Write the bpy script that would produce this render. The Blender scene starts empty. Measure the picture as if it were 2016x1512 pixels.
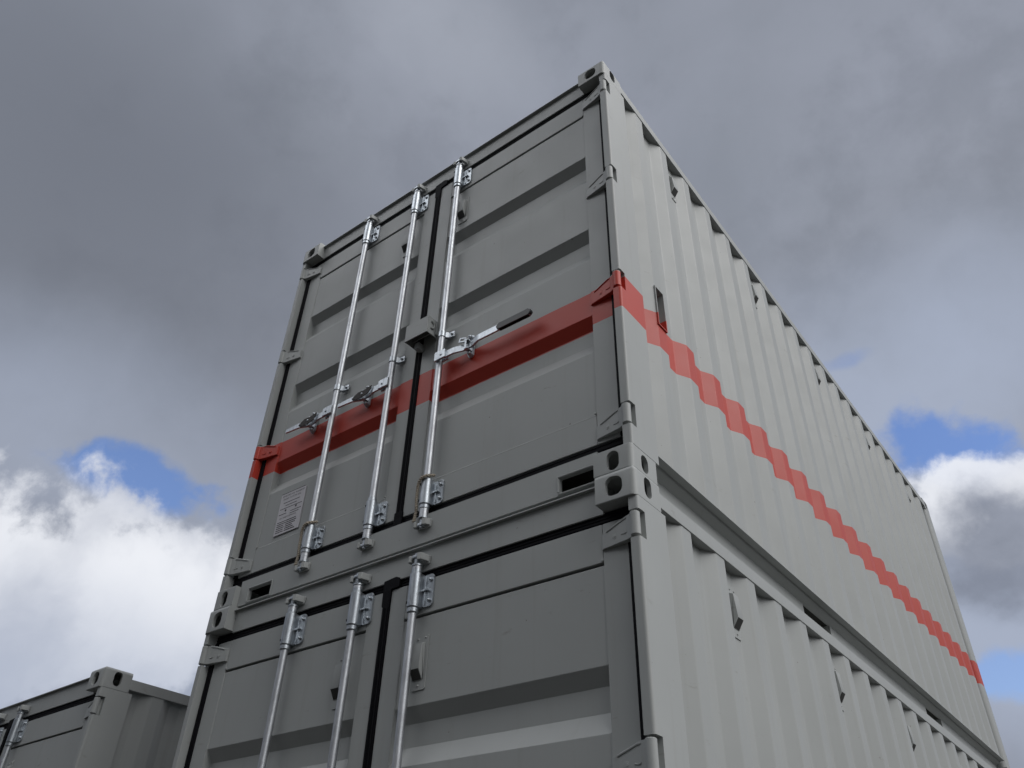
import bpy, bmesh, math, random
from mathutils import Vector, Matrix
random.seed(7)
R = math.radians
scene = bpy.context.scene
COL = scene.collection

# ------------------------------------------------------------------ camera
cd = bpy.data.cameras.new("camera")
cam = bpy.data.objects.new("camera", cd)
COL.objects.link(cam)
cam.location = (1.1910, -2.1828, 1.0810)
cam.rotation_euler = (2.22036, -0.026526, 0.654931)
cd.sensor_width = 36.0
cd.lens = 36.0 * 1600.92 / 2016.0
cd.clip_start = 0.05
cd.clip_end = 5000
scene.camera = cam

# ------------------------------------------------------------------ view, sun, sky
scene.view_settings.view_transform = 'Standard'
scene.view_settings.look = 'None'
scene.view_settings.exposure = 0.0
scene.view_settings.gamma = 1.0

SUN_EL, SUN_AZ = R(52), R(84)         # azimuth from +Y towards +X: high, to the right of the stack
sl = bpy.data.lights.new("sun", 'SUN')
sl.energy = 1.85
sl.angle = R(58)
sl.color = (1.0, 0.985, 0.965)
sun = bpy.data.objects.new("sun", sl)
COL.objects.link(sun)
sdir = Vector((math.sin(SUN_AZ) * math.cos(SUN_EL), math.cos(SUN_AZ) * math.cos(SUN_EL), math.sin(SUN_EL)))
sun.rotation_euler = sdir.to_track_quat('Z', 'Y').to_euler()

world = bpy.data.worlds.new("World")
scene.world = world
world.use_nodes = True
wt = world.node_tree
wt.nodes.clear()
WSTR = 0.1


def build_sky():
    N, L = wt.nodes, wt.links

    def node(t, **kw):
        n = N.new(t)
        for k, v in kw.items():
            setattr(n, k, v)
        return n
    out = node('ShaderNodeOutputWorld')
    bg = node('ShaderNodeBackground')
    bg.inputs['Strength'].default_value = WSTR
    L.new(bg.outputs[0], out.inputs[0])
    sky = node('ShaderNodeTexSky', sky_type='NISHITA')
    sky.sun_disc = False
    sky.sun_elevation = SUN_EL
    sky.sun_rotation = SUN_AZ
    hs = node('ShaderNodeHueSaturation')
    hs.inputs['Saturation'].default_value = 1.2
    hs.inputs['Hue'].default_value = 0.512
    hs.inputs['Value'].default_value = 1.75
    L.new(sky.outputs[0], hs.inputs['Color'])
    tc = node('ShaderNodeTexCoord')
    D = tc.outputs['Generated']

    def noise(scale, detail, rough, vec, w=0.0):
        n = node('ShaderNodeTexNoise', noise_dimensions='4D')
        n.inputs['Scale'].default_value = scale
        n.inputs['Detail'].default_value = detail
        n.inputs['Roughness'].default_value = rough
        n.inputs['W'].default_value = w
        L.new(vec, n.inputs['Vector'])
        return n

    def warp(vec, scale, amp, detail, w):
        n = noise(scale, detail, 0.55, vec, w)
        s = node('ShaderNodeVectorMath', operation='SUBTRACT')
        L.new(n.outputs['Color'], s.inputs[0])
        s.inputs[1].default_value = (0.5, 0.5, 0.5)
        m = node('ShaderNodeVectorMath', operation='MULTIPLY_ADD')
        L.new(s.outputs[0], m.inputs[0])
        m.inputs[1].default_value = (amp, amp, amp)
        L.new(vec, m.inputs[2])
        return m.outputs[0]
    soft = warp(D, 3.0, 0.16, 6, 1.3)
    crisp = warp(warp(D, 4.0, 0.08, 3, 4.1), 16.0, 0.055, 8, 2.2)
    soft2 = warp(D, 5.0, 0.05, 3, 7.3)
    fbm = noise(3.2, 8, 0.55, soft, 0.7).outputs['Fac']
    fbm2 = noise(9.0, 10, 0.58, soft2, 3.7).outputs['Fac']
    fbm4 = noise(5.0, 7, 0.5, crisp, 6.2).outputs['Fac']
    fbm3 = noise(1.5, 4, 0.5, D, 9.7).outputs['Fac']

    def mrange(v, a, b, c=0.0, d=1.0, smooth=True):
        n = node('ShaderNodeMapRange')
        n.interpolation_type = 'SMOOTHSTEP' if smooth else 'LINEAR'
        L.new(v, n.inputs['Value'])
        n.inputs['From Min'].default_value = a
        n.inputs['From Max'].default_value = b
        n.inputs['To Min'].default_value = c
        n.inputs['To Max'].default_value = d
        return n.outputs[0]

    def math_(op, a, b):
        n = node('ShaderNodeMath', operation=op)
        for i, x in enumerate((a, b)):
            if isinstance(x, (int, float)):
                n.inputs[i].default_value = x
            else:
                L.new(x, n.inputs[i])
        return n.outputs[0]

    def mix(f, a, b):
        n = node('ShaderNodeMix', data_type='RGBA')
        if isinstance(f, (int, float)):
            n.inputs[0].default_value = f
        else:
            L.new(f, n.inputs[0])
        for sock, x in ((n.inputs[6], a), (n.inputs[7], b)):
            if isinstance(x, tuple):
                sock.default_value = (x[0] / WSTR, x[1] / WSTR, x[2] / WSTR, 1)
            else:
                L.new(x, sock)
        return n.outputs[2]

    def blob(c, a, b, rot=0.0, edge=0.5, vec=None):
        """soft elliptical region of sky around direction c; a, b = half sizes (radians), rot in degrees"""
        c = Vector(c).normalized()
        h = Vector((0, 0, 1)).cross(c).normalized()
        v = c.cross(h)
        ca, sa = math.cos(R(rot)), math.sin(R(rot))
        u1 = (h * ca + v * sa) / a
        v1 = (v * ca - h * sa) / b
        ds = []
        for ax in (u1, v1):
            d = node('ShaderNodeVectorMath', operation='DOT_PRODUCT')
            L.new(vec if vec is not None else soft, d.inputs[0])
            d.inputs[1].default_value = ax
            ds.append(d.outputs['Value'])
        cb = node('ShaderNodeCombineXYZ')
        L.new(ds[0], cb.inputs[0])
        L.new(ds[1], cb.inputs[1])
        ln = node('ShaderNodeVectorMath', operation='LENGTH')
        L.new(cb.outputs[0], ln.inputs[0])
        f = mrange(ln.outputs['Value'], 1 - edge, 1 + edge, 1, 0)
        fr = node('ShaderNodeVectorMath', operation='DOT_PRODUCT')      # only the near hemisphere
        L.new(D, fr.inputs[0])
        fr.inputs[1].default_value = c
        return math_('MULTIPLY', f, mrange(fr.outputs['Value'], 0.0, 0.2))
    S = hs.outputs[0]
    # general overcast
    col = mix(mrange(fbm, 0.32, 0.68), SKY['grey_dark'], SKY['grey_light'])
    col = mix(mrange(fbm3, 0.35, 0.65, 0, 0.5), col, SKY['grey_light2'])
    fbm5 = noise(5.5, 8, 0.55, soft, 2.9).outputs['Fac']
    wisp = mrange(fbm5, 0.48, 0.72, 0.0, 0.45)
    col = mix(wisp, col, SKY['wisp'])
    col = mix(mrange(fbm2, 0.52, 0.30, 0.0, 0.28), col, SKY['dark'])
    for (kind, c, a, b, rot, edge, amt, tex) in SKY['layers']:
        crispy = kind in ('white', 'blue', 'darkcrisp')
        if crispy:
            f0 = blob(c, a, b, rot, 0.75, soft2)
            f = math_('ADD', f0, math_('MULTIPLY', math_('SUBTRACT', fbm2, 0.5), 4.2 if kind == 'blue' else 2.8))
            f = mrange(f, 0.5 - edge * 0.5, 0.5 + edge * 0.5)
            f = math_('MULTIPLY', f, mrange(f0, 0.0, 0.25))
        else:
            f = blob(c, a, b, rot, edge, soft)
        if tex > 0 and not crispy:
            t = mrange(fbm, 0.5 - 0.28, 0.5 + 0.12, 1 - tex, 1)
            f = math_('MULTIPLY', f, t)
        f = math_('MULTIPLY', f, amt)
        if kind == 'blue':
            col = mix(f, col, S)
        elif kind == 'white':
            w = mix(mrange(fbm4, 0.36, 0.60), SKY['white_lo'], SKY['white_hi'])
            col = mix(f, col, w)
        elif kind == 'darkcrisp':
            col = mix(f, col, mix(mrange(fbm4, 0.35, 0.68), SKY[kind], SKY['darklight']))
        else:
            col = mix(f, col, SKY[kind])
    L.new(col, bg.inputs['Color'])


SKY = dict(
    grey_dark=(0.235, 0.258, 0.305), grey_light=(0.300, 0.325, 0.39), grey_light2=(0.30, 0.322, 0.385),
    white_lo=(0.53, 0.56, 0.64), white_hi=(0.86, 0.88, 0.93),
    dark=(0.150, 0.165, 0.20), darkcrisp=(0.150, 0.170, 0.22), darklight=(0.29, 0.32, 0.40), pale=(0.40, 0.455, 0.58), light=(0.43, 0.46, 0.53),
    low=(0.035, 0.037, 0.042), bright=(2.45, 2.50, 2.58), mid=(1.25, 1.27, 1.30), back=(0.085, 0.09, 0.10), wisp=(0.345, 0.372, 0.44),
    layers=[
        # kind, direction, half width, half height, rotation, edge softness, amount, texture
        # out of the picture: bright sky added high right and behind, dark sky low, to shape the light
        ('low', (0.0, -1.0, 0.05), 0.98, 0.44, 0, 0.35, 0.95, 0.1),
        ('low', (1.0, -0.1, 0.02), 0.95, 0.26, 0, 0.4, 0.9, 0.1),
        ('back', (0.2, -0.75, 0.62), 0.9, 0.42, 0, 0.3, 0.9, 0.1),
        ('bright', (-0.36, -0.56, 0.75), 0.44, 0.19, 0, 0.45, 0.95, 0.2),
        ('mid', (0.88, 0.10, 0.56), 0.66, 0.38, 0, 0.45, 0.95, 0.15),
        ('dark', (-0.744, 0.175, 0.645), 0.33, 0.20, 0, 0.8, 0.70, 0.3),
        ('dark', (-0.66, 0.02, 0.75), 0.25, 0.14, 0, 0.9, 0.5, 0.3),
        ('light', (-0.378, 0.325, 0.867), 0.09, 0.05, 30, 0.9, 0.4, 0.4),
        ('pale', (-0.83, 0.286, 0.479), 0.30, 0.10, 0, 0.8, 0.55, 0.5),
        ('pale', (-0.10, 0.82, 0.56), 0.28, 0.12, 0, 0.7, 0.8, 0.5),
        ('pale', (-0.107, 0.94, 0.325), 0.25, 0.12, 0, 0.6, 0.8, 0.4),
        ('blue', (-0.812, 0.368, 0.448), 0.085, 0.028, 0, 0.75, 0.85, 0),
        ('blue', (-0.150, 0.790, 0.594), 0.026, 0.010, 0, 1.0, 0.35, 0),
        ('blue', (-0.086, 0.868, 0.488), 0.075, 0.042, 20, 0.8, 0.95, 0),
        ('white', (-0.872, 0.35, 0.310), 0.21, 0.118, 0, 0.35, 0.95, 0),
        ('white', (-0.80, 0.46, 0.33), 0.15, 0.085, 0, 0.6, 0.75, 0),
        ('pale', (-0.866, 0.401, 0.20), 0.35, 0.11, 0, 0.8, 0.7, 0.4),
        ('white', (-0.075, 0.900, 0.435), 0.11, 0.050, 10, 0.35, 0.9, 0),
        ('darkcrisp', (-0.01, 0.925, 0.365), 0.15, 0.060, 25, 0.95, 0.92, 0),
        ('blue', (-0.12, 0.956, 0.272), 0.08, 0.022, 0, 0.8, 0.75, 0),
    ])
build_sky()


# ------------------------------------------------------------------ materials
def new_mat(name):
    m = bpy.data.materials.new(name)
    m.use_nodes = True
    nt = m.node_tree
    return m, nt, nt.nodes['Principled BSDF']


def nz(nt, scale, detail=4, rough=0.55, vec=None, stretch=None):
    n = nt.nodes.new('ShaderNodeTexNoise')
    n.inputs['Scale'].default_value = scale
    n.inputs['Detail'].default_value = detail
    n.inputs['Roughness'].default_value = rough
    tc = nt.nodes.new('ShaderNodeTexCoord')
    v = tc.outputs['Object']
    if stretch:
        mp = nt.nodes.new('ShaderNodeMapping')
        mp.inputs['Scale'].default_value = stretch
        nt.links.new(v, mp.inputs[0])
        v = mp.outputs[0]
    nt.links.new(v, n.inputs['Vector'])
    return n.outputs['Fac']


def mr(nt, v, a, b, c, d):
    n = nt.nodes.new('ShaderNodeMapRange')
    nt.links.new(v, n.inputs[0])
    for i, x in enumerate((a, b, c, d)):
        n.inputs[i + 1].default_value = x
    return n.outputs[0]


def mixc(nt, f, a, b):
    n = nt.nodes.new('ShaderNodeMix')
    n.data_type = 'RGBA'
    if isinstance(f, (int, float)):
        n.inputs[0].default_value = f
    else:
        nt.links.new(f, n.inputs[0])
    for s, x in ((n.inputs[6], a), (n.inputs[7], b)):
        if isinstance(x, tuple):
            s.default_value = (*x, 1)
        else:
            nt.links.new(x, s)
    return n.outputs[2]


def bump(nt, bs, h, strength, dist):
    b = nt.nodes.new('ShaderNodeBump')
    b.inputs['Strength'].default_value = strength
    b.inputs['Distance'].default_value = dist
    nt.links.new(h, b.inputs['Height'])
    nt.links.new(b.outputs[0], bs.inputs['Normal'])


GREY = (0.380, 0.394, 0.388)
RED = (0.50, 0.052, 0.032)


def paint(name, stripe=None):
    m, nt, bs = new_mat(name)
    grey = mixc(nt, mr(nt, nz(nt, 2.2, 5), 0.3, 0.7, 0, 1), tuple(c * 0.96 for c in GREY), tuple(c * 1.03 for c in GREY))
    # faint run-down dirt and small specks
    dirt = nz(nt, 1.0, 6, 0.6, stretch=(26, 26, 1.1))
    grey = mixc(nt, mr(nt, dirt, 0.56, 0.80, 0, 0.20), grey, (0.25, 0.235, 0.20))
    speck = nz(nt, 55, 2, 0.5)
    grey = mixc(nt, mr(nt, speck, 0.765, 0.79, 0, 0.7), grey, (0.13, 0.11, 0.09))
    scuff = mr(nt, nz(nt, 16, 5, 0.65, stretch=(0.5, 0.5, 1.6)), 0.66, 0.76, 0, 0.45)
    grey = mixc(nt, scuff, grey, (0.20, 0.185, 0.16))
    col = grey
    if stripe:
        red = mixc(nt, nz(nt, 3.0, 4), tuple(c * 0.94 for c in RED), tuple(c * 1.05 for c in RED))
        tc = nt.nodes.new('ShaderNodeTexCoord')
        sp = nt.nodes.new('ShaderNodeSeparateXYZ')
        nt.links.new(tc.outputs['Object'], sp.inputs[0])
        add = nt.nodes.new('ShaderNodeMath')
        add.operation = 'MULTIPLY_ADD'
        nt.links.new(nz(nt, 9, 3), add.inputs[0])
        add.inputs[1].default_value = 0.005
        nt.links.new(sp.outputs[2], add.inputs[2])
        lo = mr(nt, add.outputs[0], stripe[0], stripe[0] + 0.0012, 0, 1)
        hi = mr(nt, add.outputs[0], stripe[1], stripe[1] + 0.0012, 1, 0)
        mm = nt.nodes.new('ShaderNodeMath')
        mm.operation = 'MULTIPLY'
        nt.links.new(lo, mm.inputs[0])
        nt.links.new(hi, mm.inputs[1])
        col = mixc(nt, mm.outputs[0], grey, red)
    nt.links.new(col, bs.inputs['Base Color'])
    nt.links.new(mr(nt, nz(nt, 6, 5), 0.3, 0.7, 0.40, 0.48), bs.inputs['Roughness'])
    bs.inputs['Specular IOR Level'].default_value = 0.36
    bs.inputs['Coat Weight'].default_value = 0.0
    bs.inputs['Coat Roughness'].default_value = 0.16
    wav = nz(nt, 3.0, 2)
    op = nz(nt, 380, 2)
    ad = nt.nodes.new('ShaderNodeMath')
    ad.operation = 'MULTIPLY_ADD'
    nt.links.new(op, ad.inputs[0])
    ad.inputs[1].default_value = 0.012
    nt.links.new(wav, ad.inputs[2])
    bump(nt, bs, ad.outputs[0], 0.16, 0.012)
    return m


def metal(name, col, rough, scale, var=0.35, metallic=1.0):
    m, nt, bs = new_mat(name)
    a = nz(nt, scale, 4, 0.6, stretch=(1, 1, 0.25))
    c = mixc(nt, mr(nt, a, 0.3, 0.7, 0, 1), tuple(x * (1 - var) for x in col), col)
    nt.links.new(c, bs.inputs['Base Color'])
    bs.inputs['Metallic'].default_value = metallic
    nt.links.new(mr(nt, nz(nt, scale * 2, 3), 0.3, 0.7, rough - 0.06, rough + 0.1), bs.inputs['Roughness'])
    bump(nt, bs, nz(nt, scale * 3, 3), 0.15, 0.002)
    return m


def plain(name, col, rough=0.5, spec=0.5, scale=40, var=0.15):
    m, nt, bs = new_mat(name)
    c = mixc(nt, nz(nt, scale, 4), tuple(x * (1 - var) for x in col), tuple(x * (1 + var) for x in col))
    nt.links.new(c, bs.inputs['Base Color'])
    bs.inputs['Roughness'].default_value = rough
    bs.inputs['Specular IOR Level'].default_value = spec
    return m


STRIPE = (0.780, 0.980)
M = {}
M['paint'] = paint("grey paint")
M['stripe'] = paint("grey paint with red band", STRIPE)
M['stripe_door'] = paint("grey door paint with red band", (0.7925, 0.984))
M['rubber'] = plain("black rubber", (0.005, 0.005, 0.007), 0.7, 0.12)
M['bar'] = metal("galvanised steel", (0.70, 0.72, 0.75), 0.46, 45, 0.30)
M['cast'] = metal("zinc plated steel", (0.62, 0.66, 0.70), 0.38, 60, 0.30)
M['hasp'] = metal("dark plated steel", (0.030, 0.023, 0.019), 0.62, 80, 0.4, 0.1)
M['grip'] = plain("black vinyl", (0.012, 0.012, 0.014), 0.42, 0.5)
M['dark'] = plain("unlit cavity steel", (0.05, 0.05, 0.045), 0.8, 0.2)
M['plate'] = metal("brushed aluminium", (0.60, 0.585, 0.61), 0.5, 30, 0.08, 0.2)
M['ink'] = plain("black printing", (0.03, 0.03, 0.035), 0.6, 0.3)
M['mesh'] = plain("insect mesh", (0.06, 0.06, 0.058), 0.7, 0.3)
m, nt, bs = new_mat("brown twisted cord")
nt.links.new(mixc(nt, nz(nt, 160, 3), (0.24, 0.19, 0.14), (0.72, 0.66, 0.55)), bs.inputs['Base Color'])
bs.inputs['Roughness'].default_value = 0.9
M['cord'] = m


# ------------------------------------------------------------------ mesh builder
class MB:
    def __init__(self):
        self.bm = bmesh.new()

    def _faces(self, vs, fs):
        bv = [self.bm.verts.new(v) for v in vs]
        out = []
        for f in fs:
            try:
                out.append(self.bm.faces.new([bv[i] for i in f]))
            except ValueError:
                pass
        return bv, out

    def box(self, x0, x1, y0, y1, z0, z1, bev=0.0, seg=2, mat=None):
        vs = [(x, y, z) for x in (x0, x1) for y in (y0, y1) for z in (z0, z1)]
        if mat is not None:
            vs = [mat @ Vector(v) for v in vs]
        fs = [(0, 1, 3, 2), (4, 6, 7, 5), (0, 4, 5, 1), (2, 3, 7, 6), (0, 2, 6, 4), (1, 5, 7, 3)]
        bv, bf = self._faces(vs, fs)
        if bev > 0:
            es = list({e for f in bf for e in f.edges})
            bmesh.ops.bevel(self.bm, geom=es, offset=bev, segments=seg, profile=0.5, affect='EDGES')
        return bv

    def prism(self, poly, axis, a, b, bev=0.0, mat=None):
        """closed 2-D polygon extruded along axis from a to b. axis x: poly=(y,z); y: (x,z); z: (x,y)"""
        def p3(p, t):
            v = {'x': (t, p[0], p[1]), 'y': (p[0], t, p[1]), 'z': (p[0], p[1], t)}[axis]
            return mat @ Vector(v) if mat is not None else v
        n = len(poly)
        vs = [p3(p, a) for p in poly] + [p3(p, b) for p in poly]
        fs = [tuple(range(n))[::-1], tuple(range(n, 2 * n))] + [(i, (i + 1) % n, n + (i + 1) % n, n + i) for i in range(n)]
        bv, bf = self._faces(vs, fs)
        if bev > 0:
            es = list({e for f in bf[:2] for e in f.edges})
            bmesh.ops.bevel(self.bm, geom=es, offset=bev, segments=2, profile=0.5, affect='EDGES')

    def sheet(self, poly, axis, a, b):
        """open polyline extruded (no caps)"""
        def p3(p, t):
            return {'x': (t, p[0], p[1]), 'y': (p[0], t, p[1]), 'z': (p[0], p[1], t)}[axis]
        n = len(poly)
        vs = [p3(p, a) for p in poly] + [p3(p, b) for p in poly]
        self._faces(vs, [(i, i + 1, n + i + 1, n + i) for i in range(n - 1)])

    def cyl(self, p0, p1, r, r1=None, n=18, bev=0.0, cap=True):
        p0, p1 = Vector(p0), Vector(p1)
        r1 = r if r1 is None else r1
        d = (p1 - p0).normalized()
        a = d.orthogonal().normalized()
        b = d.cross(a)
        rings = [(p0, r), (p1, r1)]
        if bev > 0:
            rings = [(p0, r - bev), (p0 + d * bev, r), (p1 - d * bev, r1), (p1, r1 - bev)]
        vs, fs = [], []
        for c, rr in rings:
            for i in range(n):
                t = 2 * math.pi * i / n
                vs.append(c + a * math.cos(t) * rr + b * math.sin(t) * rr)
        for k in range(len(rings) - 1):
            for i in range(n):
                j = (i + 1) % n
                fs.append((k * n + i, k * n + j, (k + 1) * n + j, (k + 1) * n + i))
        if cap:
            fs.append(tuple(range(n))[::-1])
            fs.append(tuple(range((len(rings) - 1) * n, len(rings) * n)))
        self._faces(vs, fs)

    def tube(self, pts, r, n=8):
        pts = [Vector(p) for p in pts]
        vs, fs = [], []
        up = None
        for i, p in enumerate(pts):
            d = (pts[min(i + 1, len(pts) - 1)] - pts[max(i - 1, 0)]).normalized()
            if up is None:
                up = d.orthogonal().normalized()
            up = (up - d * up.dot(d)).normalized()
            s = d.cross(up)
            for k in range(n):
                t = 2 * math.pi * k / n
                vs.append(p + up * math.cos(t) * r + s * math.sin(t) * r)
        for i in range(len(pts) - 1):
            for k in range(n):
                j = (k + 1) % n
                fs.append((i * n + k, i * n + j, (i + 1) * n + j, (i + 1) * n + k))
        fs.append(tuple(range(n))[::-1])
        fs.append(tuple(range((len(pts) - 1) * n, len(pts) * n)))
        self._faces(vs, fs)

    def dome(self, c, d, r, h, n=12, k=4):
        """bolt-head dome on point c, facing d"""
        c, d = Vector(c), Vector(d).normalized()
        a = d.orthogonal().normalized()
        b = d.cross(a)
        vs, fs = [], []
        for j in range(k):
            t = math.pi / 2 * j / k
            for i in range(n):
                s = 2 * math.pi * i / n
                vs.append(c + (a * math.cos(s) + b * math.sin(s)) * r * math.cos(t) + d * h * math.sin(t))
        vs.append(c + d * h)
        for j in range(k - 1):
            for i in range(n):
                q = (i + 1) % n
                fs.append((j * n + i, j * n + q, (j + 1) * n + q, (j + 1) * n + i))
        for i in range(n):
            fs.append(((k - 1) * n + i, (k - 1) * n + (i + 1) % n, k * n))
        self._faces(vs, fs)

    def holed(self, outer, holes, frame, depth, back=True):
        """flat face with holes; frame(u,v,w)->xyz with w along the inward direction; hole walls go in by depth"""
        bm = self.bm
        loops = []
        for lp in [outer] + holes:
            vs = [bm.verts.new(frame(u, v, 0)) for u, v in lp]
            es = [bm.edges.new((vs[i], vs[(i + 1) % len(vs)])) for i in range(len(vs))]
            loops.append((vs, es))
        bmesh.ops.triangle_fill(bm, use_beauty=True, use_dissolve=False, edges=[e for _, es in loops for e in es])
        for (vs, es), lp in zip(loops[1:], holes):
            vb = [bm.verts.new(frame(u, v, depth)) for u, v in lp]
            n = len(vs)
            for i in range(n):
                bm.faces.new((vs[i], vs[(i + 1) % n], vb[(i + 1) % n], vb[i]))
            if back:
                bm.faces.new(vb)

    def build(self, name, mat, parent=None, mats=None, angle=35, norm=True):
        if norm:
            bmesh.ops.recalc_face_normals(self.bm, faces=self.bm.faces)
        me = bpy.data.meshes.new(name)
        self.bm.to_mesh(me)
        self.bm.free()
        for mt in ([mat] + (mats or [])):
            me.materials.append(mt)
        for p in me.polygons:
            p.use_smooth = True
        me.set_sharp_from_angle(angle=R(angle))
        o = bpy.data.objects.new(name, me)
        COL.objects.link(o)
        wn = o.modifiers.new('weighted_normal', 'WEIGHTED_NORMAL')
        wn.keep_sharp = True
        wn.weight = 90
        if parent is not None:
            o.parent = parent
        return o


def fillet(pts, r, n=3, closed=False):
    """round the corners of a polyline"""
    P = [Vector(p) for p in pts]
    out = []
    N = len(P)
    for i in range(N):
        if not closed and i in (0, N - 1):
            out.append(tuple(P[i]))
            continue
        a, b, c = P[i - 1], P[i], P[(i + 1) % N]
        u, v = (a - b), (c - b)
        ang = u.angle(v)
        if ang > math.pi - 0.05:
            out.append(tuple(b))
            continue
        t = min(r / math.tan(ang / 2), u.length * 0.45, v.length * 0.45)
        rr = t * math.tan(ang / 2)
        u.normalize()
        v.normalize()
        cen = b + (u + v).normalized() * (rr / math.sin(ang / 2))
        s, e = b + u * t, b + v * t
        for k in range(n + 1):
            f = k / n
            q = s.lerp(e, f) - cen
            out.append(tuple(cen + q.normalized() * rr))
    return out


def stadium(cu, cv, w, h, n=8):
    r = min(w, h) / 2
    pts = []
    for (sx, sv, a0) in ((1, 1, 0), (-1, 1, 90), (-1, -1, 180), (1, -1, 270)):
        for k in range(n + 1):
            t = R(a0 + 90 * k / n)
            pts.append((cu + sx * (w / 2 - r) + r * math.cos(t), cv + sv * (h / 2 - r) + r * math.sin(t)))
    out = []
    for p in pts:
        if not out or (abs(p[0] - out[-1][0]) + abs(p[1] - out[-1][1])) > 1e-5:
            out.append(p)
    if abs(out[0][0] - out[-1][0]) + abs(out[0][1] - out[-1][1]) < 1e-5:
        out.pop()
    return out


def shield(cu, cv, w, h, flip=1, n=6):
    """end aperture of a top corner casting: broad rounded bottom, arched top with one tight corner"""
    pts = fillet([(-w / 2, -h / 2), (w / 2, -h / 2), (w / 2, h / 2), (-w / 2, h * 0.36)], w * 0.42, n, True)
    return [(cu + flip * p[0], cv + p[1]) for p in pts]


# ------------------------------------------------------------------ container
W, H, L = 2.438, 2.591, 6.058
HINGE_Z = (0.247, 0.945, 1.648, 2.372)
BARS = (0.640, 1.062, 1.405)
RIB_TOP = (1.937, 1.394, 0.850)
CAST_H = {0: 0.106, 1: 0.118}


def empty(name, loc, rot=0.0):
    o = bpy.data.objects.new(name, None)
    o.empty_display_size = 0.3
    o.location = loc
    o.rotation_euler = (0, 0, rot)
    COL.objects.link(o)
    return o


def tag(o, label=None, cat=None, group=None, kind=None):
    for k, v in (('label', label), ('category', cat), ('group', group), ('kind', kind)):
        if v:
            o[k] = v
    return o


def corner_casting(root, mat, sx, sy, top):
    """sx: 0 left / 1 right, sy: 0 door end / 1 rear, top: 0 / 1"""
    h = CAST_H[top]
    w, d = 0.162, 0.178
    m = MB()
    z0 = H - h if top else 0.0
    r = 0.021
    # body drawn for the right / door-end corner: u = from outer side face inward, v = from the front face inward
    def T(u, v, z):
        x = (W - u) if sx else u
        y = (L - v) if sy else v
        return (x, y, z)
    rt = 0.018 if top else 0.004       # rounding of the upper outer edges
    rb = 0.004 if top else 0.010
    za, zb = z0 + rb, z0 + h - rt
    n = 5
    # outer skin: vertical rounded edge and flat faces with apertures
    arc = [(r - r * math.sin(R(90) * k / n), r - r * math.cos(R(90) * k / n)) for k in range(n + 1)]  # (u,v) from front to side
    ring = [(w, 0.0)] + arc + [(0.0, d), (w, d)]
    cx = 0.02
    def loop(off, z):
        out = []
        for (u, v) in ring:
            out.append(T(min(max(u, off), w), min(max(v, off), d), z))
        return out
    zs = []
    for k in range(4):
        t = R(90) * k / 3
        zs.append((rb * (1 - math.sin(t)), z0 + rb * (1 - math.cos(t))))
    zs2 = []
    for k in range(4):
        t = R(90) * k / 3
        zs2.append((rt * (1 - math.cos(t)), z0 + h - rt + rt * math.sin(t)))
    rows = zs + zs2
    N = len(ring)
    vs, fs = [], []
    for off, z in rows:
        vs += loop(off, z)
    mid = len(zs) - 1
    for k in range(len(rows) - 1):
        for i in range(N):
            j = (i + 1) % N
            if k == mid and i in (0, n + 1):      # the two holed faces are filled separately
                continue
            fs.append((k * N + i, k * N + j, (k + 1) * N + j, (k + 1) * N + i))
    fs.append(tuple(range(N)))
    fs.append(tuple(range((len(rows) - 1) * N, len(rows) * N)))
    m._faces(vs, fs)
    cv = z0 + h / 2 + (0.002 if top else 0.0)
    rect = [(r, za), (w, za), (w, zb), (r, zb)]
    if top:
        hole = shield(0.085, cv - 0.002, 0.070, 0.082, 1)
    else:
        hole = stadium(0.080, cv, 0.052, 0.080)
    m.holed(rect, [hole], lambda u, v, q: T(u, 0.0 + q, v), 0.018, back=False)
    rect = [(r, za), (d, za), (d, zb), (r, zb)]
    m.holed(rect, [stadium(0.092, cv, 0.050, h * 0.70)], lambda u, v, q: T(0.0 + q, u, v), 0.018, back=False)
    bmesh.ops.remove_doubles(m.bm, verts=m.bm.verts, dist=1e-5)
    return m.build('corner_casting', mat, root, angle=40)


def corner_post(root, mat, sx, sy):
    m = MB()
    rc = 0.020 if sy else 0.011
    arc = [(rc - rc * math.sin(R(90) * k / 6), 0.010 + rc - rc * math.cos(R(90) * k / 6)) for k in range(7)]
    za, zb = CAST_H[0], H - CAST_H[1]
    T = lambda p: ((W - p[0]) if sx else p[0], (L - p[1]) if sy else p[1])
    if sy == 0:
        full = [(0.0375, 0.0115), (0.036, 0.010)] + arc + [(0.0, 0.206), (0.010, 0.206), (0.010, 0.100), (0.0375, 0.100)]
        notch = [(0.0375, 0.054), (0.0, 0.054), (0.0, 0.206), (0.010, 0.206), (0.010, 0.100), (0.0375, 0.100)]
        z = za
        for hz in HINGE_Z:
            m.prism([T(p) for p in full], 'z', z, hz - 0.053)
            m.prism([T(p) for p in notch], 'z', hz - 0.053, hz + 0.050)
            z = hz + 0.050
        m.prism([T(p) for p in full], 'z', z, zb)
    else:
        # rear post: rounded outer corner with an inward curled flange
        full = [(0.10, 0.006)] + [(rc - rc * math.sin(R(90) * k / 6), 0.006 + rc - rc * math.cos(R(90) * k / 6)) for k in range(7)]
        full += [(0.0, 0.120)] + [(0.045 - 0.045 * math.cos(R(90) * k / 6), 0.120 + 0.05 * math.sin(R(90) * k / 6)) for k in range(1, 7)]
        full += [(0.10, 0.170)]
        m.prism([T(p) for p in full], 'z', za, zb)
    return m.build('corner_post', mat, root)


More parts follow.
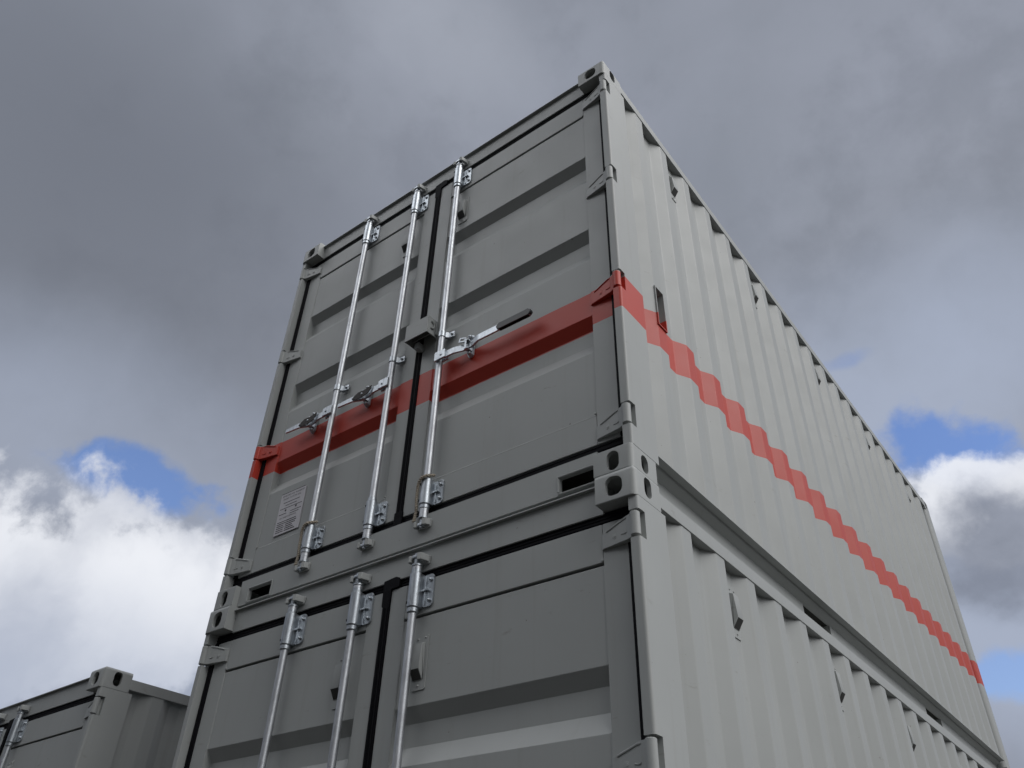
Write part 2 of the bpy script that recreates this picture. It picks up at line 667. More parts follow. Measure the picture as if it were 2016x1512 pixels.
def hinge(parent, mat, sx, hz):
    m = MB()
    X = (lambda u: W - u) if sx else (lambda u: u)
    m.cyl((X(0.021), 0.021, hz - 0.045), (X(0.021), 0.021, hz + 0.042), 0.0175, n=20, bev=0.002)
    us = (0.021, 0.062, 0.168)
    yf, zt = (0.012, 0.028, 0.0455), (hz + 0.041, hz + 0.043, hz + 0.012)
    zb = hz - 0.046
    vs = []
    for u, y, z in zip(us, yf, zt):
        vs += [(X(u), y, zb), (X(u), y, z), (X(u), 0.0543, z), (X(u), 0.0543, zb)]
    fs = [(0, 1, 2, 3), (8, 9, 10, 11)] + [(4 * k + i, 4 * k + (i + 1) % 4, 4 * k + 4 + (i + 1) % 4, 4 * k + 4 + i) for k in range(2) for i in range(4)]
    bv, bf = m._faces(vs, fs)
    bmesh.ops.bevel(m.bm, geom=list({e for f in bf for e in f.edges}), offset=0.0022, segments=2, profile=0.5, affect='EDGES')
    yl = lambda u: 0.028 + (u - 0.062) / 0.106 * 0.0175
    # pressed stiffening ridge, bolt boss and slots on the leaf
    m.tube([(X(0.058), 0.0275, hz + 0.034), (X(0.070), yl(0.070) - 0.0005, hz + 0.034), (X(0.148), yl(0.148) - 0.0005, hz + 0.012)], 0.0032, 6)
    for u, r in ((0.112, 0.010), (0.112, 0.0045)):
        y = yl(u)
        m.cyl((X(u), y + 0.002, hz - 0.016), (X(u), y - (0.0012 if r > 0.006 else 0.0028), hz - 0.016), r, n=14, bev=0.0006)
    m.tube([(X(0.060), 0.0272, hz - 0.018), (X(0.072), yl(0.072), hz - 0.020), (X(0.084), yl(0.084), hz - 0.017)], 0.0025, 6)
    pts = [(X(0.1685), 0.052, zb + 0.056 * k / 9 + random.uniform(-1, 1) * 0.001) for k in range(10)]
    m.tube(pts, 0.0045, 6)
    return m.build('hinge', mat, parent)


def vent(parent, mat, frame, name='ventilator'):
    """frame(u, w, z): u across 0..0.07, w out of the wall, z up 0..0.21"""
    m = MB()
    def poly(u0, u1, prof):
        n = len(prof)
        vs = [frame(u0, w, z) for w, z in prof] + [frame(u1, w, z) for w, z in prof]
        fs = [tuple(range(n)), tuple(range(n, 2 * n))] + [(i, (i + 1) % n, n + (i + 1) % n, n + i) for i in range(n)]
        return m._faces(vs, fs)
    # back plate with rounded corners
    ol = fillet([(0, 0), (0.07, 0), (0.07, 0.21), (0, 0.21)], 0.008, 3, True)
    n = len(ol)
    vs = [frame(u, 0.0, z) for u, z in ol] + [frame(u, 0.004, z) for u, z in ol]
    m._faces(vs, [tuple(range(n)), tuple(range(n, 2 * n))] + [(i, (i + 1) % n, n + (i + 1) % n, n + i) for i in range(n)])
    # hood
    bv, bf = poly(0.006, 0.056, [(0.003, 0.178), (0.022, 0.170), (0.030, 0.075), (0.004, 0.034), (0.003, 0.034)])
    bmesh.ops.bevel(m.bm, geom=list({e for f in bf[:2] for e in f.edges}), offset=0.003, segments=2, profile=0.5, affect='EDGES')
    for (u, z) in ((0.018, 0.194), (0.056, 0.196), (0.035, 0.016)):
        c = Vector(frame(u, 0.004, z))
        d = Vector(frame(u, 1.0, z)) - Vector(frame(u, 0.0, z))
        m.dome(c, d, 0.005, 0.004, 8, 3)
    o = m.build(name, mat, parent)
    g = MB()                                   # mesh grille on the slanted lower face, as a lattice of fine bars
    def onface(u, t, q):
        w = 0.030 + (0.004 - 0.030) * t
        z = 0.075 + (0.034 - 0.075) * t
        return frame(u, w + q * 0.84, z - q * 0.53)
    def bar(u0, u1, t0, t1):
        vs = [onface(u, t, q) for q in (0.0003, 0.0014) for (u, t) in ((u0, t0), (u1, t0), (u1, t1), (u0, t1))]
        g._faces(vs, [(0, 1, 2, 3), (4, 5, 6, 7), (0, 1, 5, 4), (1, 2, 6, 5), (2, 3, 7, 6), (3, 0, 4, 7)])
    bar(0.009, 0.053, 0.06, 0.92)
    g.build('vent_grille', M['mesh'], o) if False else g.build('grille', M['mesh'], parent)
    return o


def rib_profile():
    """(y, z) of the pressed door panel from bottom to top"""
    yf, dp = 0.0600, 0.0360
    pts = [(yf + 0.012, 0.3225), (yf, 0.3225)]
    for zt in sorted(RIB_TOP):
        pts += [(yf, zt - 0.205), (yf + dp, zt - 0.133), (yf + dp, zt - 0.055), (yf, zt)]
    pts += [(yf, H - 0.3155), (yf + 0.012, H - 0.3155)]
    return fillet(pts, 0.007, 3)


def door(root, mat, side):
    """side 0 left, 1 right"""
    X = (lambda x: x) if side == 0 else (lambda x: W - x)
    def bx(m, a, b, *r, **k):
        a, b = sorted((X(a), X(b)))
        m.box(a, b, *r, **k)
    m = MB()
    zb, zt = 0.185, H - 0.164
    bx(m, 0.0705, 0.172, 0.055, 0.105, zb, zt, 0.003)
    bx(m, 1.110, 1.1985, 0.055, 0.105, zb, zt, 0.003)
    bx(m, 0.1725, 1.1095, 0.0552, 0.105, zb, 0.3195, 0.003)
    bx(m, 0.1725, 1.1095, 0.0552, 0.105, H - 0.3075, zt, 0.003)
    a, b = sorted((X(0.1715), X(1.1105)))
    m.sheet(rib_profile(), 'x', a, b)
    # backing so that no daylight shows through the crease
    bx(m, 0.172, 1.110, 0.095, 0.100, 0.30, H - 0.29)
    # weld beads
    for xw in (0.1722, 1.1098):
        prof = rib_profile()
        pts = []
        for i in range(len(prof) - 1):
            y0, z0 = prof[i]
            y1, z1 = prof[i + 1]
            k = max(1, int(abs(z1 - z0) / 0.03))
            for j in range(k):
                f = j / k
                pts.append((X(xw) + random.uniform(-1, 1) * 0.0007, y0 + (y1 - y0) * f - 0.0005, z0 + (z1 - z0) * f))
        m.tube(pts[2:-2], 0.0034, 6)
    wa, wb = sorted((X(0.1725), X(1.1095)))     # fillet weld along the lower lap
    m.prism([(0.0550, 0.3190), (0.0606, 0.3275), (0.0606, 0.3190)], 'x', wa, wb)
    for (xw, zw) in ((0.176, 0.33), (0.176, H - 0.30), (1.107, 0.33)):
        m.dome((X(xw), 0.055, zw), (0, -1, 0), 0.006, 0.003, 8, 3)
    d = m.build('door', mat, root)
    # rubber seal
    g = MB()
    def seal(x0, x1, z0, z1, y=0.060, horiz=True):
        bx(g, x0, x1, y, y + 0.05, z0, z1, bev=0.003)
        if horiz:
            for zc in (z0 + 0.008, (z0 + z1) / 2, z1 - 0.008):
                bx(g, x0, x1, y - 0.0025, y + 0.002, zc - 0.0035, zc + 0.0035, bev=0.0015)
        else:
            xm = (x0 + x1) / 2
            bx(g, xm - 0.004, xm + 0.004, y - 0.003, y + 0.002, z0, z1, bev=0.0015)
    xin = 1.2190
    seal(0.0380, xin, H - 0.1635, H - 0.1205)
    seal(0.0380, xin, 0.1300, 0.1845)
    seal(0.0380, 0.0702, 0.1845, H - 0.1635, y=0.049, horiz=False)
    seal(1.1990, xin - 0.0002, 0.1845, H - 0.1635, y=0.049, horiz=False)
    # thick lapped seal corners where the two leaves meet
    if side == 1:
        lap = [(1.193, H - 0.119), (1.262, H - 0.113), (1.286, H - 0.122), (1.286, H - 0.161), (1.240, H - 0.161), (1.239, H - 0.250),
               (1.196, H - 0.232)]
        g.prism(fillet(lap, 0.006, 2, True), 'y', 0.0468, 0.0575, bev=0.0015)
        lap = [(1.194, 0.150), (1.244, 0.146), (1.244, 0.215), (1.194, 0.215)]
        g.prism(fillet(lap, 0.006, 2, True), 'y', 0.0468, 0.0575, bev=0.0015)
    g.build('door_seal', M['rubber'], d)
    for hz in HINGE_Z:
        hinge(d, mat, side, hz)
    # ventilator beside the inner stile
    x0 = 0.968 if side == 0 else 1.402
    vent(d, M['paint'], lambda u, w, z: (x0 + u, 0.0597 - w, H - 0.602 + z))
    if side == 1:
        m = MB()                                # lock box: open-bottomed steel housing over the door gap
        t = 0.005
        a, b, z0, z1, yf, yb = 1.190, 1.345, 1.165, 1.272, -0.030, 0.0548
        m.box(a, b, yf, yf + t, z0, z1, 0.0015)
        m.box(a, b, yf + t, yb, z1 - t, z1 - 0.0003, 0.001)
        m.box(a, a + t, yf + t, yb, z0, z1 - t, 0.001)
        m.box(b - t, b, yf + t, yb, z0, z1 - t, 0.001)
        m.box(a + 0.008, b - 0.008, 0.02, 0.026, z0 + 0.03, z1 - 0.008)
        m.box(1.222, 1.252, 0.012, 0.054, 1.128, 1.168, 0.002)
        m.box(b + 0.0002, b + 0.012, 0.025, 0.055, 1.175, 1.255, 0.003)
        arc = [(b + 0.004, -0.004 + 0.018 * math.cos(R(t_)), 1.222 + 0.022 * math.sin(R(t_))) for t_ in range(-100, 101, 20)]
        m.tube(arc, 0.004, 8)
        m.build('lock_box', mat, d)
    return d


def locking_bar(root, xb, direction, grip):
    """direction: +1 handle runs right, -1 left"""
    yb = 0.022
    m = MB()
    m.cyl((xb, yb, 0.31), (xb, yb, H - 0.293), 0.0165, n=24)
    m.cyl((xb, yb, 0.11), (xb, yb, 0.31), 0.0198, n=24)
    m.cyl((xb, yb, H - 0.293), (xb, yb, H - 0.11), 0.0198, n=24)
    for z in (0.62, 1.9):
        m.cyl((xb, yb, z), (xb, yb, z + 0.002), 0.0170, n=24)
    bar = m.build('locking_bar', M['bar'], root)
    for (z0, z1, up) in ((0.178, 0.302, 0), (H - 0.289, H - 0.147, 1)):
        g = MB()
        g.cyl((xb, yb, z0), (xb, yb, z1), 0.0255, n=24, bev=0.002)
        g.box(xb - 0.024, xb + 0.024, yb, 0.0548, z0 + 0.002, z1 - 0.002, 0.002)
        g.cyl((xb, yb, z0 - 0.022), (xb, yb, z0 - 0.001), 0.0225, n=22, bev=0.003)
        g.cyl((xb, yb, z1 + 0.001), (xb, yb, z1 + 0.020), 0.0205, n=22, bev=0.003)
        fl = fillet([(xb + 0.020, z0 + 0.004), (xb + 0.076, z0 + 0.004), (xb + 0.076, z1 - 0.004), (xb + 0.020, z1 - 0.004)], 0.014, 4, True)
        g.prism(fl, 'y', 0.0465, 0.0548, bev=0.0015)
        fl = fillet([(xb - 0.050, z0 + 0.010), (xb - 0.018, z0 + 0.010), (xb - 0.018, z1 - 0.010), (xb - 0.050, z1 - 0.010)], 0.008, 3, True)
        g.prism(fl, 'y', 0.0485, 0.0546, bev=0.001)
        zm = (z0 + z1) / 2
        g.box(xb + 0.024, xb + 0.058, 0.036, 0.048, zm - 0.004, zm + 0.004, 0.001)
        g.box(xb + 0.036, xb + 0.041, 0.040, 0.048, z0 + 0.010, z1 - 0.010, 0.001)
        for zc in (z0 + 0.028, z1 - 0.028):
            g.cyl((xb + 0.060, 0.047, zc), (xb + 0.060, 0.041, zc), 0.0095, n=6)
            g.dome((xb + 0.060, 0.0412, zc), (0, -1, 0), 0.006, 0.005, 10, 3)
        gb = g.build('guide_bracket', M['cast'], bar)
        for zc in (z0 + 0.022, z1 - 0.022):
            h = MB()
            h.cyl((xb - 0.0205, yb - 0.0160, zc), (xb - 0.0222, yb - 0.0172, zc), 0.0052, n=10)
            h.build('rivet_hole', M['rubber'], bar)
        # cam on the bar end and its keeper on the frame
        zc = 0.085 if not up else H - 0.083
        s = 1 if up else -1
        k = MB()
        k.cyl((xb, yb, zc - s * 0.026), (xb, yb, zc + s * 0.014), 0.0150, n=18, bev=0.002)
        k.cyl((xb, yb, zc - s * 0.034), (xb, yb, zc - s * 0.024), 0.0225, n=20, bev=0.002)
        k.box(xb - 0.014, xb + 0.015, yb - 0.020, yb + 0.002, zc - 0.006 + s * 0.006, zc + 0.006 + s * 0.006, 0.002)
        k.prism(fillet([(xb - 0.024, yb - 0.008), (xb - 0.008, yb - 0.021), (xb + 0.012, yb - 0.018), (xb + 0.026, yb - 0.003), (xb + 0.014, yb + 0.0),
                        (xb - 0.012, yb - 0.001)], 0.003, 2, True), 'z', zc + s * 0.006 - 0.005, zc + s * 0.006 + 0.005, bev=0.0015)
        k.cyl((xb + 0.002, yb - 0.010, zc + s * 0.012), (xb + 0.002, yb - 0.010, zc + s * 0.022), 0.008, n=12, bev=0.002)
        k.build('cam', M['cast'], bar)
        yf = 0.050 if up else 0.030
        k = MB()
        k.prism(fillet([(xb - 0.034, zc - 0.018), (xb + 0.044, zc - 0.020), (xb + 0.048, zc + 0.016), (xb + 0.022, zc + 0.021), (xb - 0.034, zc + 0.018)], 0.006, 3, True),
                'y', yf - 0.010, yf - 0.0004, bev=0.002)
        # left horn and right hooked horn
        k.prism(fillet([(xb - 0.035, yf - 0.006), (xb - 0.037, 0.006), (xb - 0.030, -0.003), (xb - 0.020, 0.004), (xb - 0.024, yf - 0.006)], 0.004, 3, True),
                'z', zc - 0.015, zc + 0.013, bev=0.003)
        k.prism(fillet([(xb + 0.028, yf - 0.006), (xb + 0.022, 0.006), (xb + 0.012, 0.0), (xb + 0.020, -0.005), (xb + 0.034, 0.001), (xb + 0.046, yf - 0.006)], 0.004, 3, True),
                'z', zc - 0.013, zc + 0.016, bev=0.003)
        k.build('cam_keeper', M['paint'], bar)
    # steadying clip
    c = MB()
    z = 1.140
    c.cyl((xb, yb, z - 0.018), (xb, yb, z + 0.018), 0.0205, n=22, bev=0.002)
    c.prism(fillet([(xb + 0.010, yb - 0.006), (xb + 0.030, 0.040), (xb + 0.062, 0.043), (xb + 0.062, 0.0535), (xb + 0.012, 0.0535)], 0.004, 2, True),
            'z', z - 0.017, z + 0.017, bev=0.002)
    c.cyl((xb + 0.048, 0.043, z), (xb + 0.048, 0.037, z), 0.0085, n=6)
    c.dome((xb + 0.048, 0.037, z), (0, -1, 0), 0.006, 0.005, 10, 3)
    c.build('bar_clip', M['cast'], bar)
    # handle
    hz = 0.985
    X = lambda u: xb + direction * u
    hd = MB()
    hub = fillet([(X(-0.012), hz - 0.026), (X(0.056), hz - 0.024), (X(0.056), hz + 0.026), (X(-0.012), hz + 0.028)], 0.004, 2, True)
    hd.prism(hub, 'y', -0.006, 0.0055, bev=0.002)
    hd.prism([(X(0.014), hz - 0.022), (X(0.058), hz - 0.022), (X(0.058), hz + 0.022), (X(0.014), hz + 0.022)], 'y', 0.020, 0.030, bev=0.002)
    hd.cyl((X(0.030), -0.006, hz), (X(0.030), -0.010, hz), 0.006, n=10, bev=0.001)
    path = [(0.040, 0.010), (0.100, 0.010), (0.150, 0.024), (0.205, 0.024), (0.258, 0.006), (0.362, 0.004)]
    if grip:
        path[-1] = (0.565, 0.004)
    path = fillet(path, 0.03, 4)
    th, hh = 0.010, 0.017
    top, bot = [], []
    for i, p in enumerate(path):
        q0, q1 = Vector(path[max(i - 1, 0)]), Vector(path[min(i + 1, len(path) - 1)])
        d = (q1 - q0).normalized()
        nrm = Vector((-d.y, d.x))
        top.append(Vector(p) - nrm * th / 2)
        bot.append(Vector(p) + nrm * th / 2)
    prof = [(X(p.x), p.y) for p in top] + [(X(p.x), p.y) for p in reversed(bot)]
    n = len(path)
    taper = (lambda u: hh) if grip else (lambda u: hh if u < 0.2 else hh * (1 - 0.35 * (u - 0.2) / 0.14))
    vs, fs = [], []
    for i in range(n):
        a = taper(path[i][0])
        for p in (top[i], bot[i]):
            for s in (-1, 1):
                vs.append((X(p.x), p.y, hz + s * a))
    for i in range(n - 1):
        b0, b1 = 4 * i, 4 * i + 4
        for (p, q) in ((0, 1), (1, 3), (3, 2), (2, 0)):
            fs.append((b0 + p, b0 + q, b1 + q, b1 + p))
    fs += [(0, 1, 3, 2), (4 * n - 4, 4 * n - 3, 4 * n - 1, 4 * n - 2)]
    hd._faces(vs, fs)
    hd.build('handle', M['cast'], bar)
    if grip:
        g = MB()
        a, b = X(0.375), X(0.572)
        ol = fillet([(a, hz - 0.0170), (b, hz - 0.0170), (b, hz + 0.0170), (a, hz + 0.0170)], 0.0125, 5, True)
        g.prism(ol, 'y', -0.0065, 0.0145, bev=0.006)
        g.build('handle_grip', M['grip'], bar)
    # handle retainer bolted to the door
    k = MB()
    xk = X(0.180)
    k.prism(stadium(xk, hz + 0.012, 0.034, 0.138), 'y', 0.0475, 0.0548, bev=0.0015)
    for zc in (hz + 0.063, hz - 0.039):
        k.cyl((xk, 0.048, zc), (xk, 0.041, zc), 0.0150, n=18, bev=0.001)
        k.cyl((xk, 0.0415, zc), (xk, 0.031, zc), 0.0110, n=6)
        k.dome((xk, 0.0312, zc), (0, -1, 0), 0.0090, 0.008, 12, 4)
    k.box(xk - 0.013, xk + 0.013, 0.004, 0.048, hz + 0.021, hz + 0.027, 0.002)
    k.box(xk - 0.011, xk + 0.011, 0.006, 0.048, hz - 0.028, hz - 0.021, 0.002)
    k.box(xk - 0.005, xk + 0.005, 0.002, 0.008, hz - 0.030, hz + 0.030, 0.002)
    if grip:
        # swung-open seal hasp
        mt = Matrix.Translation((xk - direction * 0.020, 0.004, hz + 0.030)) @ Matrix.Rotation(R(20), 4, 'Y')
        k.box(-0.022, 0.022, -0.003, 0.003, -0.012, -0.006, 0.001, mat=mt)
        k.box(-0.022, 0.022, -0.003, 0.003, 0.008, 0.014, 0.001, mat=mt)
        k.box(-0.022, -0.014, -0.003, 0.003, -0.006, 0.008, 0.001, mat=mt)
        k.box(0.014, 0.022, -0.003, 0.003, -0.006, 0.008, 0.001, mat=mt)
    k.build('handle_retainer', M['cast'], bar)
    if not grip:
        q = MB()                                # dark winged seal plate closed over the handle
        ol = [(xk - 0.080, hz - 0.004), (xk - 0.030, hz + 0.022), (xk + 0.020, hz + 0.020), (xk + 0.074, hz + 0.030), (xk + 0.050, hz - 0.012),
              (xk + 0.020, hz - 0.020), (xk - 0.034, hz - 0.022)]
        q.prism(fillet(ol, 0.004, 2, True), 'y', 0.0105, 0.0148, bev=0.001) if False else q.prism(fillet(ol, 0.004, 2, True), 'y', -0.0020, 0.0015, bev=0.001)
        q.build('seal_plate', M['hasp'], bar)
        q2 = MB()
        q2.dome((xk, -0.002, hz + 0.002), (0, -1, 0), 0.006, 0.004, 10, 3)
        q2.build('rivet', M['cast'], bar)
    return bar


def corr_profile():
    """(depth u from the outer face, y) of the side wall"""
    pitch = 0.2805
    u0, u1 = 0.004, 0.041
    pts = [(u1, 0.150), (u1, 0.270)]
    for k in range(20):
        y = 0.337 + pitch * k
        pts += [(u0, y), (u0, y + 0.074), (u1, y + 0.143), (u1, y + 0.2125)]
    pts[-1] = (u1, 5.935)
    return pts


def side_wall(root, mat, sx, window):
    X = (lambda u: W - u) if sx else (lambda u: u)
    z0, z1 = 0.158, H - 0.097
    pts = corr_profile()
    m = MB()
    win = (0.912, 1.142)
    if window:
        # the first outer crest carries a framed opening: that facet is built in three heights
        m.sheet([(X(u), y) for u, y in fillet(pts[:3] + [(pts[2][0], pts[2][1] + 0.0008)], 0.024, 4)], 'z', z0, z1)
        (ua, ya), (ub, yb) = (pts[2][0], pts[2][1] + 0.0008), (pts[3][0], pts[3][1] - 0.0008)
        for a, b in ((z0, win[0]), (win[1], z1)):
            m.sheet([(X(ua), ya), (X(ub), yb)], 'z', a, b)
        m.sheet([(X(u), y) for u, y in fillet([(ub, yb)] + pts[3:], 0.024, 4)], 'z', z0, z1)
    else:
        m.sheet([(X(u), y) for u, y in fillet(pts, 0.024, 4)], 'z', z0, z1)
    sw = m.build('side_wall', mat, root, angle=20)
    if sx:
        for k in range(5):
            yc = pts[2 + 4 * (1 + 4 * k) + 2][1] + 0.001
            vent(sw, M['paint'], lambda u, w, z, yc=yc: (X(0.041 - w), yc + u, H - 0.375 + z))
    if window:
        f = MB()
        ya, yb, t = 0.334, 0.415, 0.006
        a, b = X(0.070), X(-0.003)
        a, b = min(a, b), max(a, b)
        f.box(a, b, ya, ya + t, win[0] - 0.004, win[1] + 0.004, 0.001)
        f.box(a, b, yb - t, yb, win[0] - 0.004, win[1] + 0.004, 0.001)
        f.box(a, b, ya + t, yb - t, win[0] - 0.004, win[0] + 0.002, 0.001)
        f.box(a, b, ya + t, yb - t, win[1] - 0.002, win[1] + 0.004, 0.001)
        f.box(a, a + 0.004, ya + t, yb - t, win[0] + 0.002, win[1] - 0.002)
        f.build('pass_through_frame', mat, sw)
    return sw


def make_container(name, loc, rot, mat, extras):
    root = empty(name, loc, rot)
    for sx in (0, 1):
        for sy in (0, 1):
            corner_post(root, mat, sx, sy)
            for top in (0, 1):
                corner_casting(root, M['paint'], sx, sy, top)
        # top and bottom side rails
        X = (lambda u: W - u) if sx else (lambda u: u)
        m = MB()
        a, b = sorted((X(0.0), X(0.060)))
        m.box(a, b, 0.1785, L - 0.1785, H - 0.097, H - 0.037, 0.003)
        pts = [(X(0.0005), 0.19 + 5.65 * k / 60, H - 0.0985 + random.uniform(-1, 1) * 0.0006) for k in range(61)]
        m.build('top_rail', M['paint'], root)
        m = MB()
        za = 0.004
        pk = [(1.794, 2.164), (3.894, 4.264)]
        fl = [(0.002, 0.1575), (0.002, 0.1510), (0.036, 0.1510), (0.040, 0.140), (0.074, 0.122), (0.084, 0.122), (0.084, 0.1575)]
        m.prism([(X(u), z) for u, z in fl], 'y', 0.1785, L - 0.1785)
        a, b = sorted((X(0.074), X(0.082)))
        ys = [0.1785, pk[0][0], pk[0][1], pk[1][0], pk[1][1], L - 0.1785]
        for k in (0, 2, 4):
            m.box(a, b, ys[k], ys[k + 1], za, 0.1218, 0.001)
        a2, b2 = sorted((X(0.083), X(0.60)))
        for p in pk:                             # fork pocket tunnel walls
            for y in p:
                m.box(a2, b2, y - 0.004, y + 0.004, za, 0.1218)
        m.build('bottom_rail', M['paint'], root)
        side_wall(root, mat, sx, extras and sx == 1)
    # header over the doors
    m = MB()
    m.box(0.1622, W - 0.1622, 0.050, 0.120, H - 0.1285, H - 0.0235, 0.002)
    m.box(0.1622, W - 0.1622, 0.034, 0.120, H - 0.0230, H - 0.0170, 0.0015)
    m.build('door_header', M['paint'], root)
    # sill with two slots
    m = MB()
    z0, z1 = 0.003, 0.135
    slots = [[(0.240, 0.014), (0.410, 0.014), (0.410, 0.076), (0.240, 0.076)], [(2.105, 0.014), (2.268, 0.014), (2.268, 0.076), (2.105, 0.076)]]
    slots = [fillet(s, 0.005, 3, True) for s in slots]
    m.holed([(0.1622, z0), (W - 0.1622, z0), (W - 0.1622, z1), (0.1622, z1)], slots, lambda u, v, q: (u, 0.030 + q, v), 0.016, back=False)
    m.box(0.1622, W - 0.1622, 0.0303, 0.110, z1 - 0.004, z1 + 0.0002)
    m.box(0.1622, W - 0.1622, 0.0303, 0.110, z0, z0 + 0.004)
    for s in ((0.240, 0.410), (2.105, 2.268)):     # welded collar round each slot
        x0, x1 = s
        ring = [(x0 - 0.006, 0.008), (x1 + 0.006, 0.008), (x1 + 0.006, 0.082), (x0 - 0.006, 0.082), (x0 - 0.006, 0.008)]
        pts = []
        for (a, b) in zip(ring[:-1], ring[1:]):
            for k in range(8):
                pts.append((a[0] + (b[0] - a[0]) * k / 8 + random.uniform(-1, 1) * 0.0006, 0.0290, a[1] + (b[1] - a[1]) * k / 8))
        pts = [p for p in pts if p[0] < 2.274]
        m.tube(pts, 0.0042, 6)
    m.build('door_sill', M['paint'], root)
    # roof, floor, rear wall
    m = MB()
    prof = [(0.06, H - 0.045)]
    y = 0.20
    while y < L - 0.2:
        prof_y = y
        y += 0.23
    pr = [(0.11, H - 0.045)]
    y = 0.2
    while y < L - 0.3:
        pr += [(y, H - 0.045), (y + 0.03, H - 0.030), (y + 0.10, H - 0.030), (y + 0.13, H - 0.045)]
        y += 0.209
    pr += [(L - 0.08, H - 0.045)]
    m.sheet(pr, 'x', 0.0605, W - 0.0605)
    m.build('roof', M['paint'], root)
    m = MB()
    m.box(0.085, W - 0.085, 0.112, L - 0.08, 0.124, 0.150)
    m.build('floor', M['dark'], root)
    m = MB()
    pr = [(0.10, L - 0.020)]
    x = 0.14
    while x < W - 0.25:
        pr += [(x, L - 0.020), (x + 0.03, L - 0.050), (x + 0.11, L - 0.050), (x + 0.14, L - 0.020)]
        x += 0.25
    pr += [(W - 0.10, L - 0.020)]
    m.sheet(pr, 'z', 0.11, H - 0.115)
    m.box(0.1622, W - 0.1622, L - 0.080, L - 0.008, 0.004, 0.1095, 0.002)
    m.box(0.1622, W - 0.1622, L - 0.080, L - 0.008, H - 0.1145, H - 0.040, 0.002)
    m.build('rear_wall', mat, root)
    dmat = M['stripe_door'] if extras else mat
    dl = door(root, dmat, 0)
    door(root, dmat, 1)
    for xb, d, g in zip(BARS, (-1, -1, 1), (False, False, True)):
        locking_bar(root, xb, d, g)
    if extras:
        data_plate(dl)
    return root


def text_mesh(mb, s, x, z, size, y):
    cu = bpy.data.curves.new("txt", 'FONT')
    cu.body = s
    cu.size = size
    cu.resolution_u = 2
    ob = bpy.data.objects.new("txt", cu)
    COL.objects.link(ob)
    dg = bpy.context.evaluated_depsgraph_get()
    me = bpy.data.meshes.new_from_object(ob.evaluated_get(dg))
    off = len(mb.bm.verts)
    vs = [mb.bm.verts.new((x + v.co.x, y, z + v.co.y)) for v in me.vertices]
    for p in me.polygons:
        try:
            mb.bm.faces.new([vs[i] for i in p.vertices])
        except ValueError:
            pass
    bpy.data.objects.remove(ob)
    bpy.data.curves.remove(cu)
    bpy.data.meshes.remove(me)


def data_plate(parent):
    x0, x1, z0, z1 = 0.296, 0.492, 0.354, 0.600
    m = MB()
    m.prism(fillet([(x0, z0), (x1, z0), (x1, z1), (x0, z1)], 0.006, 3, True), 'y', 0.0560, 0.0597, bev=0.0006)
    pl = m.build('approval_plate', M['plate'], parent)
    k = MB()
    y = 0.0556
    text_mesh(k, "APPROVED FOR TRANSPORT", x0 + 0.012, z1 - 0.022, 0.0135, y)
    text_mesh(k, "UNDER CUSTOMS SEAL", x0 + 0.022, z1 - 0.041, 0.0135, y)
    text_mesh(k, "CSC SAFETY APPROVAL", x0 + 0.022, z0 + 0.092, 0.0125, y)
    # ruled table lines and data fields too small to read
    def bar(a, b, z, h=0.0022):
        k._faces([(a, y, z), (b, y, z), (b, y, z + h), (a, y, z + h)], [(0, 1, 2, 3)])
    for i in range(6):
        bar(x0 + 0.012, x0 + 0.070 + random.uniform(-0.008, 0.012), z0 + 0.014 + i * 0.0115, 0.0042)
        bar(x0 + 0.082, x0 + 0.150 + random.uniform(-0.012, 0.03), z0 + 0.013 + i * 0.0115, 0.0050)
    for a, b, z in ((0.05, 0.14, 0.166), (0.012, 0.185, 0.150), (0.10, 0.185, 0.121), (0.012, 0.07, 0.118), (0.03, 0.16, 0.184), (0.10, 0.17, 0.108)):
        bar(x0 + a, x0 + b, z0 + z, 0.0036)
    for c in ((x0 + 0.060, z0 + 0.138), (x0 + 0.140, z0 + 0.142)):
        n = 12
        k._faces([(c[0] + 0.0065 * math.cos(2 * math.pi * i / n), y - 0.0003, c[1] + 0.0065 * math.sin(2 * math.pi * i / n)) for i in range(n)], [tuple(range(n))])
    for z in (z0 - 0.0012, z1 - 0.0018):
        bar(x0 + 0.002, x1 - 0.002, z, 0.003)
    k.build('plate_lettering', M['ink'], parent, norm=False)


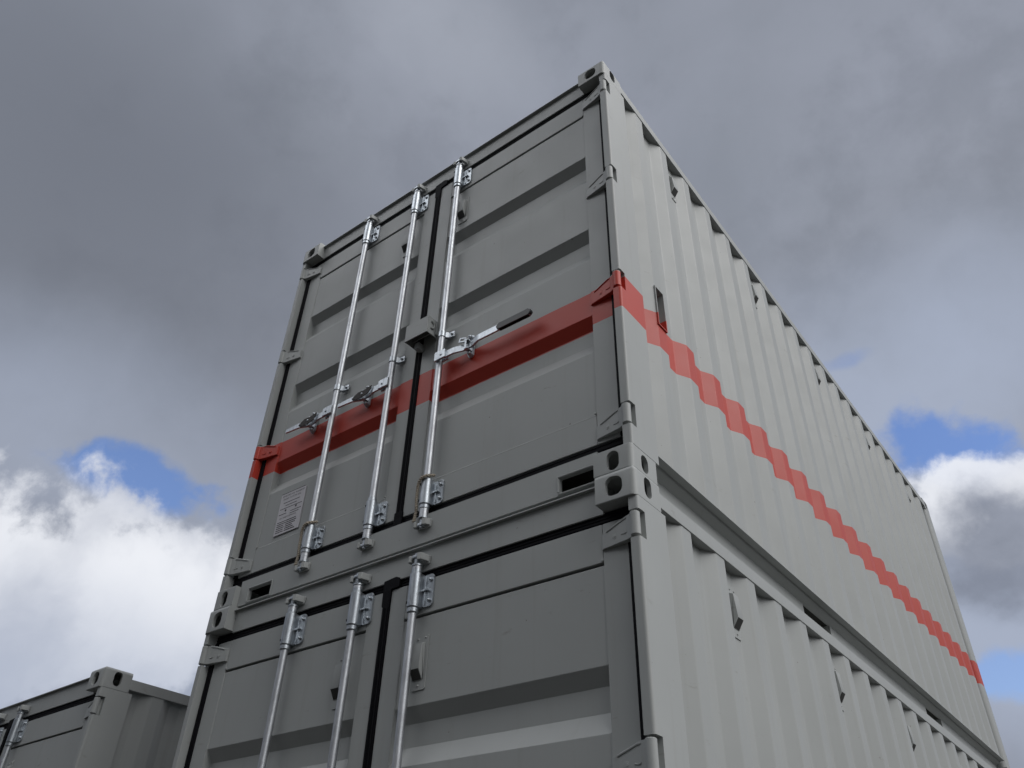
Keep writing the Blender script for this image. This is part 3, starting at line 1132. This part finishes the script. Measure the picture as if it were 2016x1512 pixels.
def cord(name, xb, label):
    """two-strand twisted cord tied over the guide bracket and hanging beside it; container coordinates of the upper unit"""
    path = [(xb + 0.036, 0.030, 0.318), (xb + 0.018, -0.004, 0.306), (xb - 0.006, -0.010, 0.298), (xb - 0.026, -0.004, 0.276), (xb - 0.035, 0.004, 0.240),
            (xb - 0.037, 0.006, 0.200), (xb - 0.036, 0.010, 0.165), (xb - 0.041, 0.012, 0.135), (xb - 0.045, 0.012, 0.112), (xb - 0.047, 0.010, 0.104)]
    P = [Vector(p) for p in path]
    dense = []
    for i in range(len(P) - 1):
        p0, p1, p2, p3 = P[max(i - 1, 0)], P[i], P[i + 1], P[min(i + 2, len(P) - 1)]
        for k in range(10):
            t = k / 10
            dense.append(0.5 * ((2 * p1) + (p2 - p0) * t + (2 * p0 - 5 * p1 + 4 * p2 - p3) * t * t + (3 * p1 - p0 - 3 * p2 + p3) * t ** 3))
    m = MB()
    for ph in (0, math.pi):
        pts, s = [], 0.0
        for i, p in enumerate(dense):
            if i:
                s += (p - dense[i - 1]).length
            d = (dense[min(i + 1, len(dense) - 1)] - dense[max(i - 1, 0)]).normalized()
            a = d.cross(Vector((0.3, 1, 0.1))).normalized()
            b = d.cross(a)
            t = s / 0.022 * 2 * math.pi + ph
            pts.append(p + (a * math.cos(t) + b * math.sin(t)) * 0.0038)
        m.tube(pts, 0.0042, 6)
    o = m.build(name, M['cord'])
    o.location = UP_LOC
    tag(o, label, 'cord', 'cords tied to the locking bars')
    return o


def copy_tree(o, parent=None):
    c = o.copy()
    COL.objects.link(c)
    c.parent = parent
    for ch in o.children:
        copy_tree(ch, c)
    return c


UP_LOC = (-W, 0.0, 2.594)
GRP = 'stacked grey shipping containers'
upper = make_container('shipping_container', UP_LOC, 0, M['stripe'], True)
tag(upper, 'grey shipping container with a red band round it, on top of the stack', 'container', GRP)
lower = make_container('shipping_container', (-W + 0.0153, -0.0212, 0.0), 0, M['paint'], False)
tag(lower, 'plain grey shipping container carrying the red-banded one on its roof', 'container', GRP)
yaw = -0.02905
cx, cy = -3.656, 0.150
near = copy_tree(lower)
near.location = (cx - W * math.cos(yaw), cy - W * math.sin(yaw), 0.0)
near.rotation_euler = (0, 0, yaw)
tag(near, 'separate grey shipping container standing alone to the left of the stack', 'container', GRP)

cord('twisted_cord', BARS[0], 'brown twisted cord hanging beside the foot of the locking bar next to the printed plate')
cord('twisted_cord', BARS[2], 'brown twisted cord hanging beside the foot of the bar with the black-gripped handle')

# ------------------------------------------------------------------ ground
m = MB()
m._faces([(-300, -300, 0), (300, -300, 0), (300, 300, 0), (-300, 300, 0)], [(0, 1, 2, 3)])
gm, gnt, gbs = new_mat("gravel yard")
gnt.links.new(mixc(gnt, nz(gnt, 0.8, 8), (0.014, 0.013, 0.011), (0.034, 0.032, 0.027)), gbs.inputs['Base Color'])
gbs.inputs['Roughness'].default_value = 0.95
gr = m.build('ground', gm)
gr.location.z = -0.002
tag(gr, 'dark gravel yard under the containers', 'ground', kind='structure')
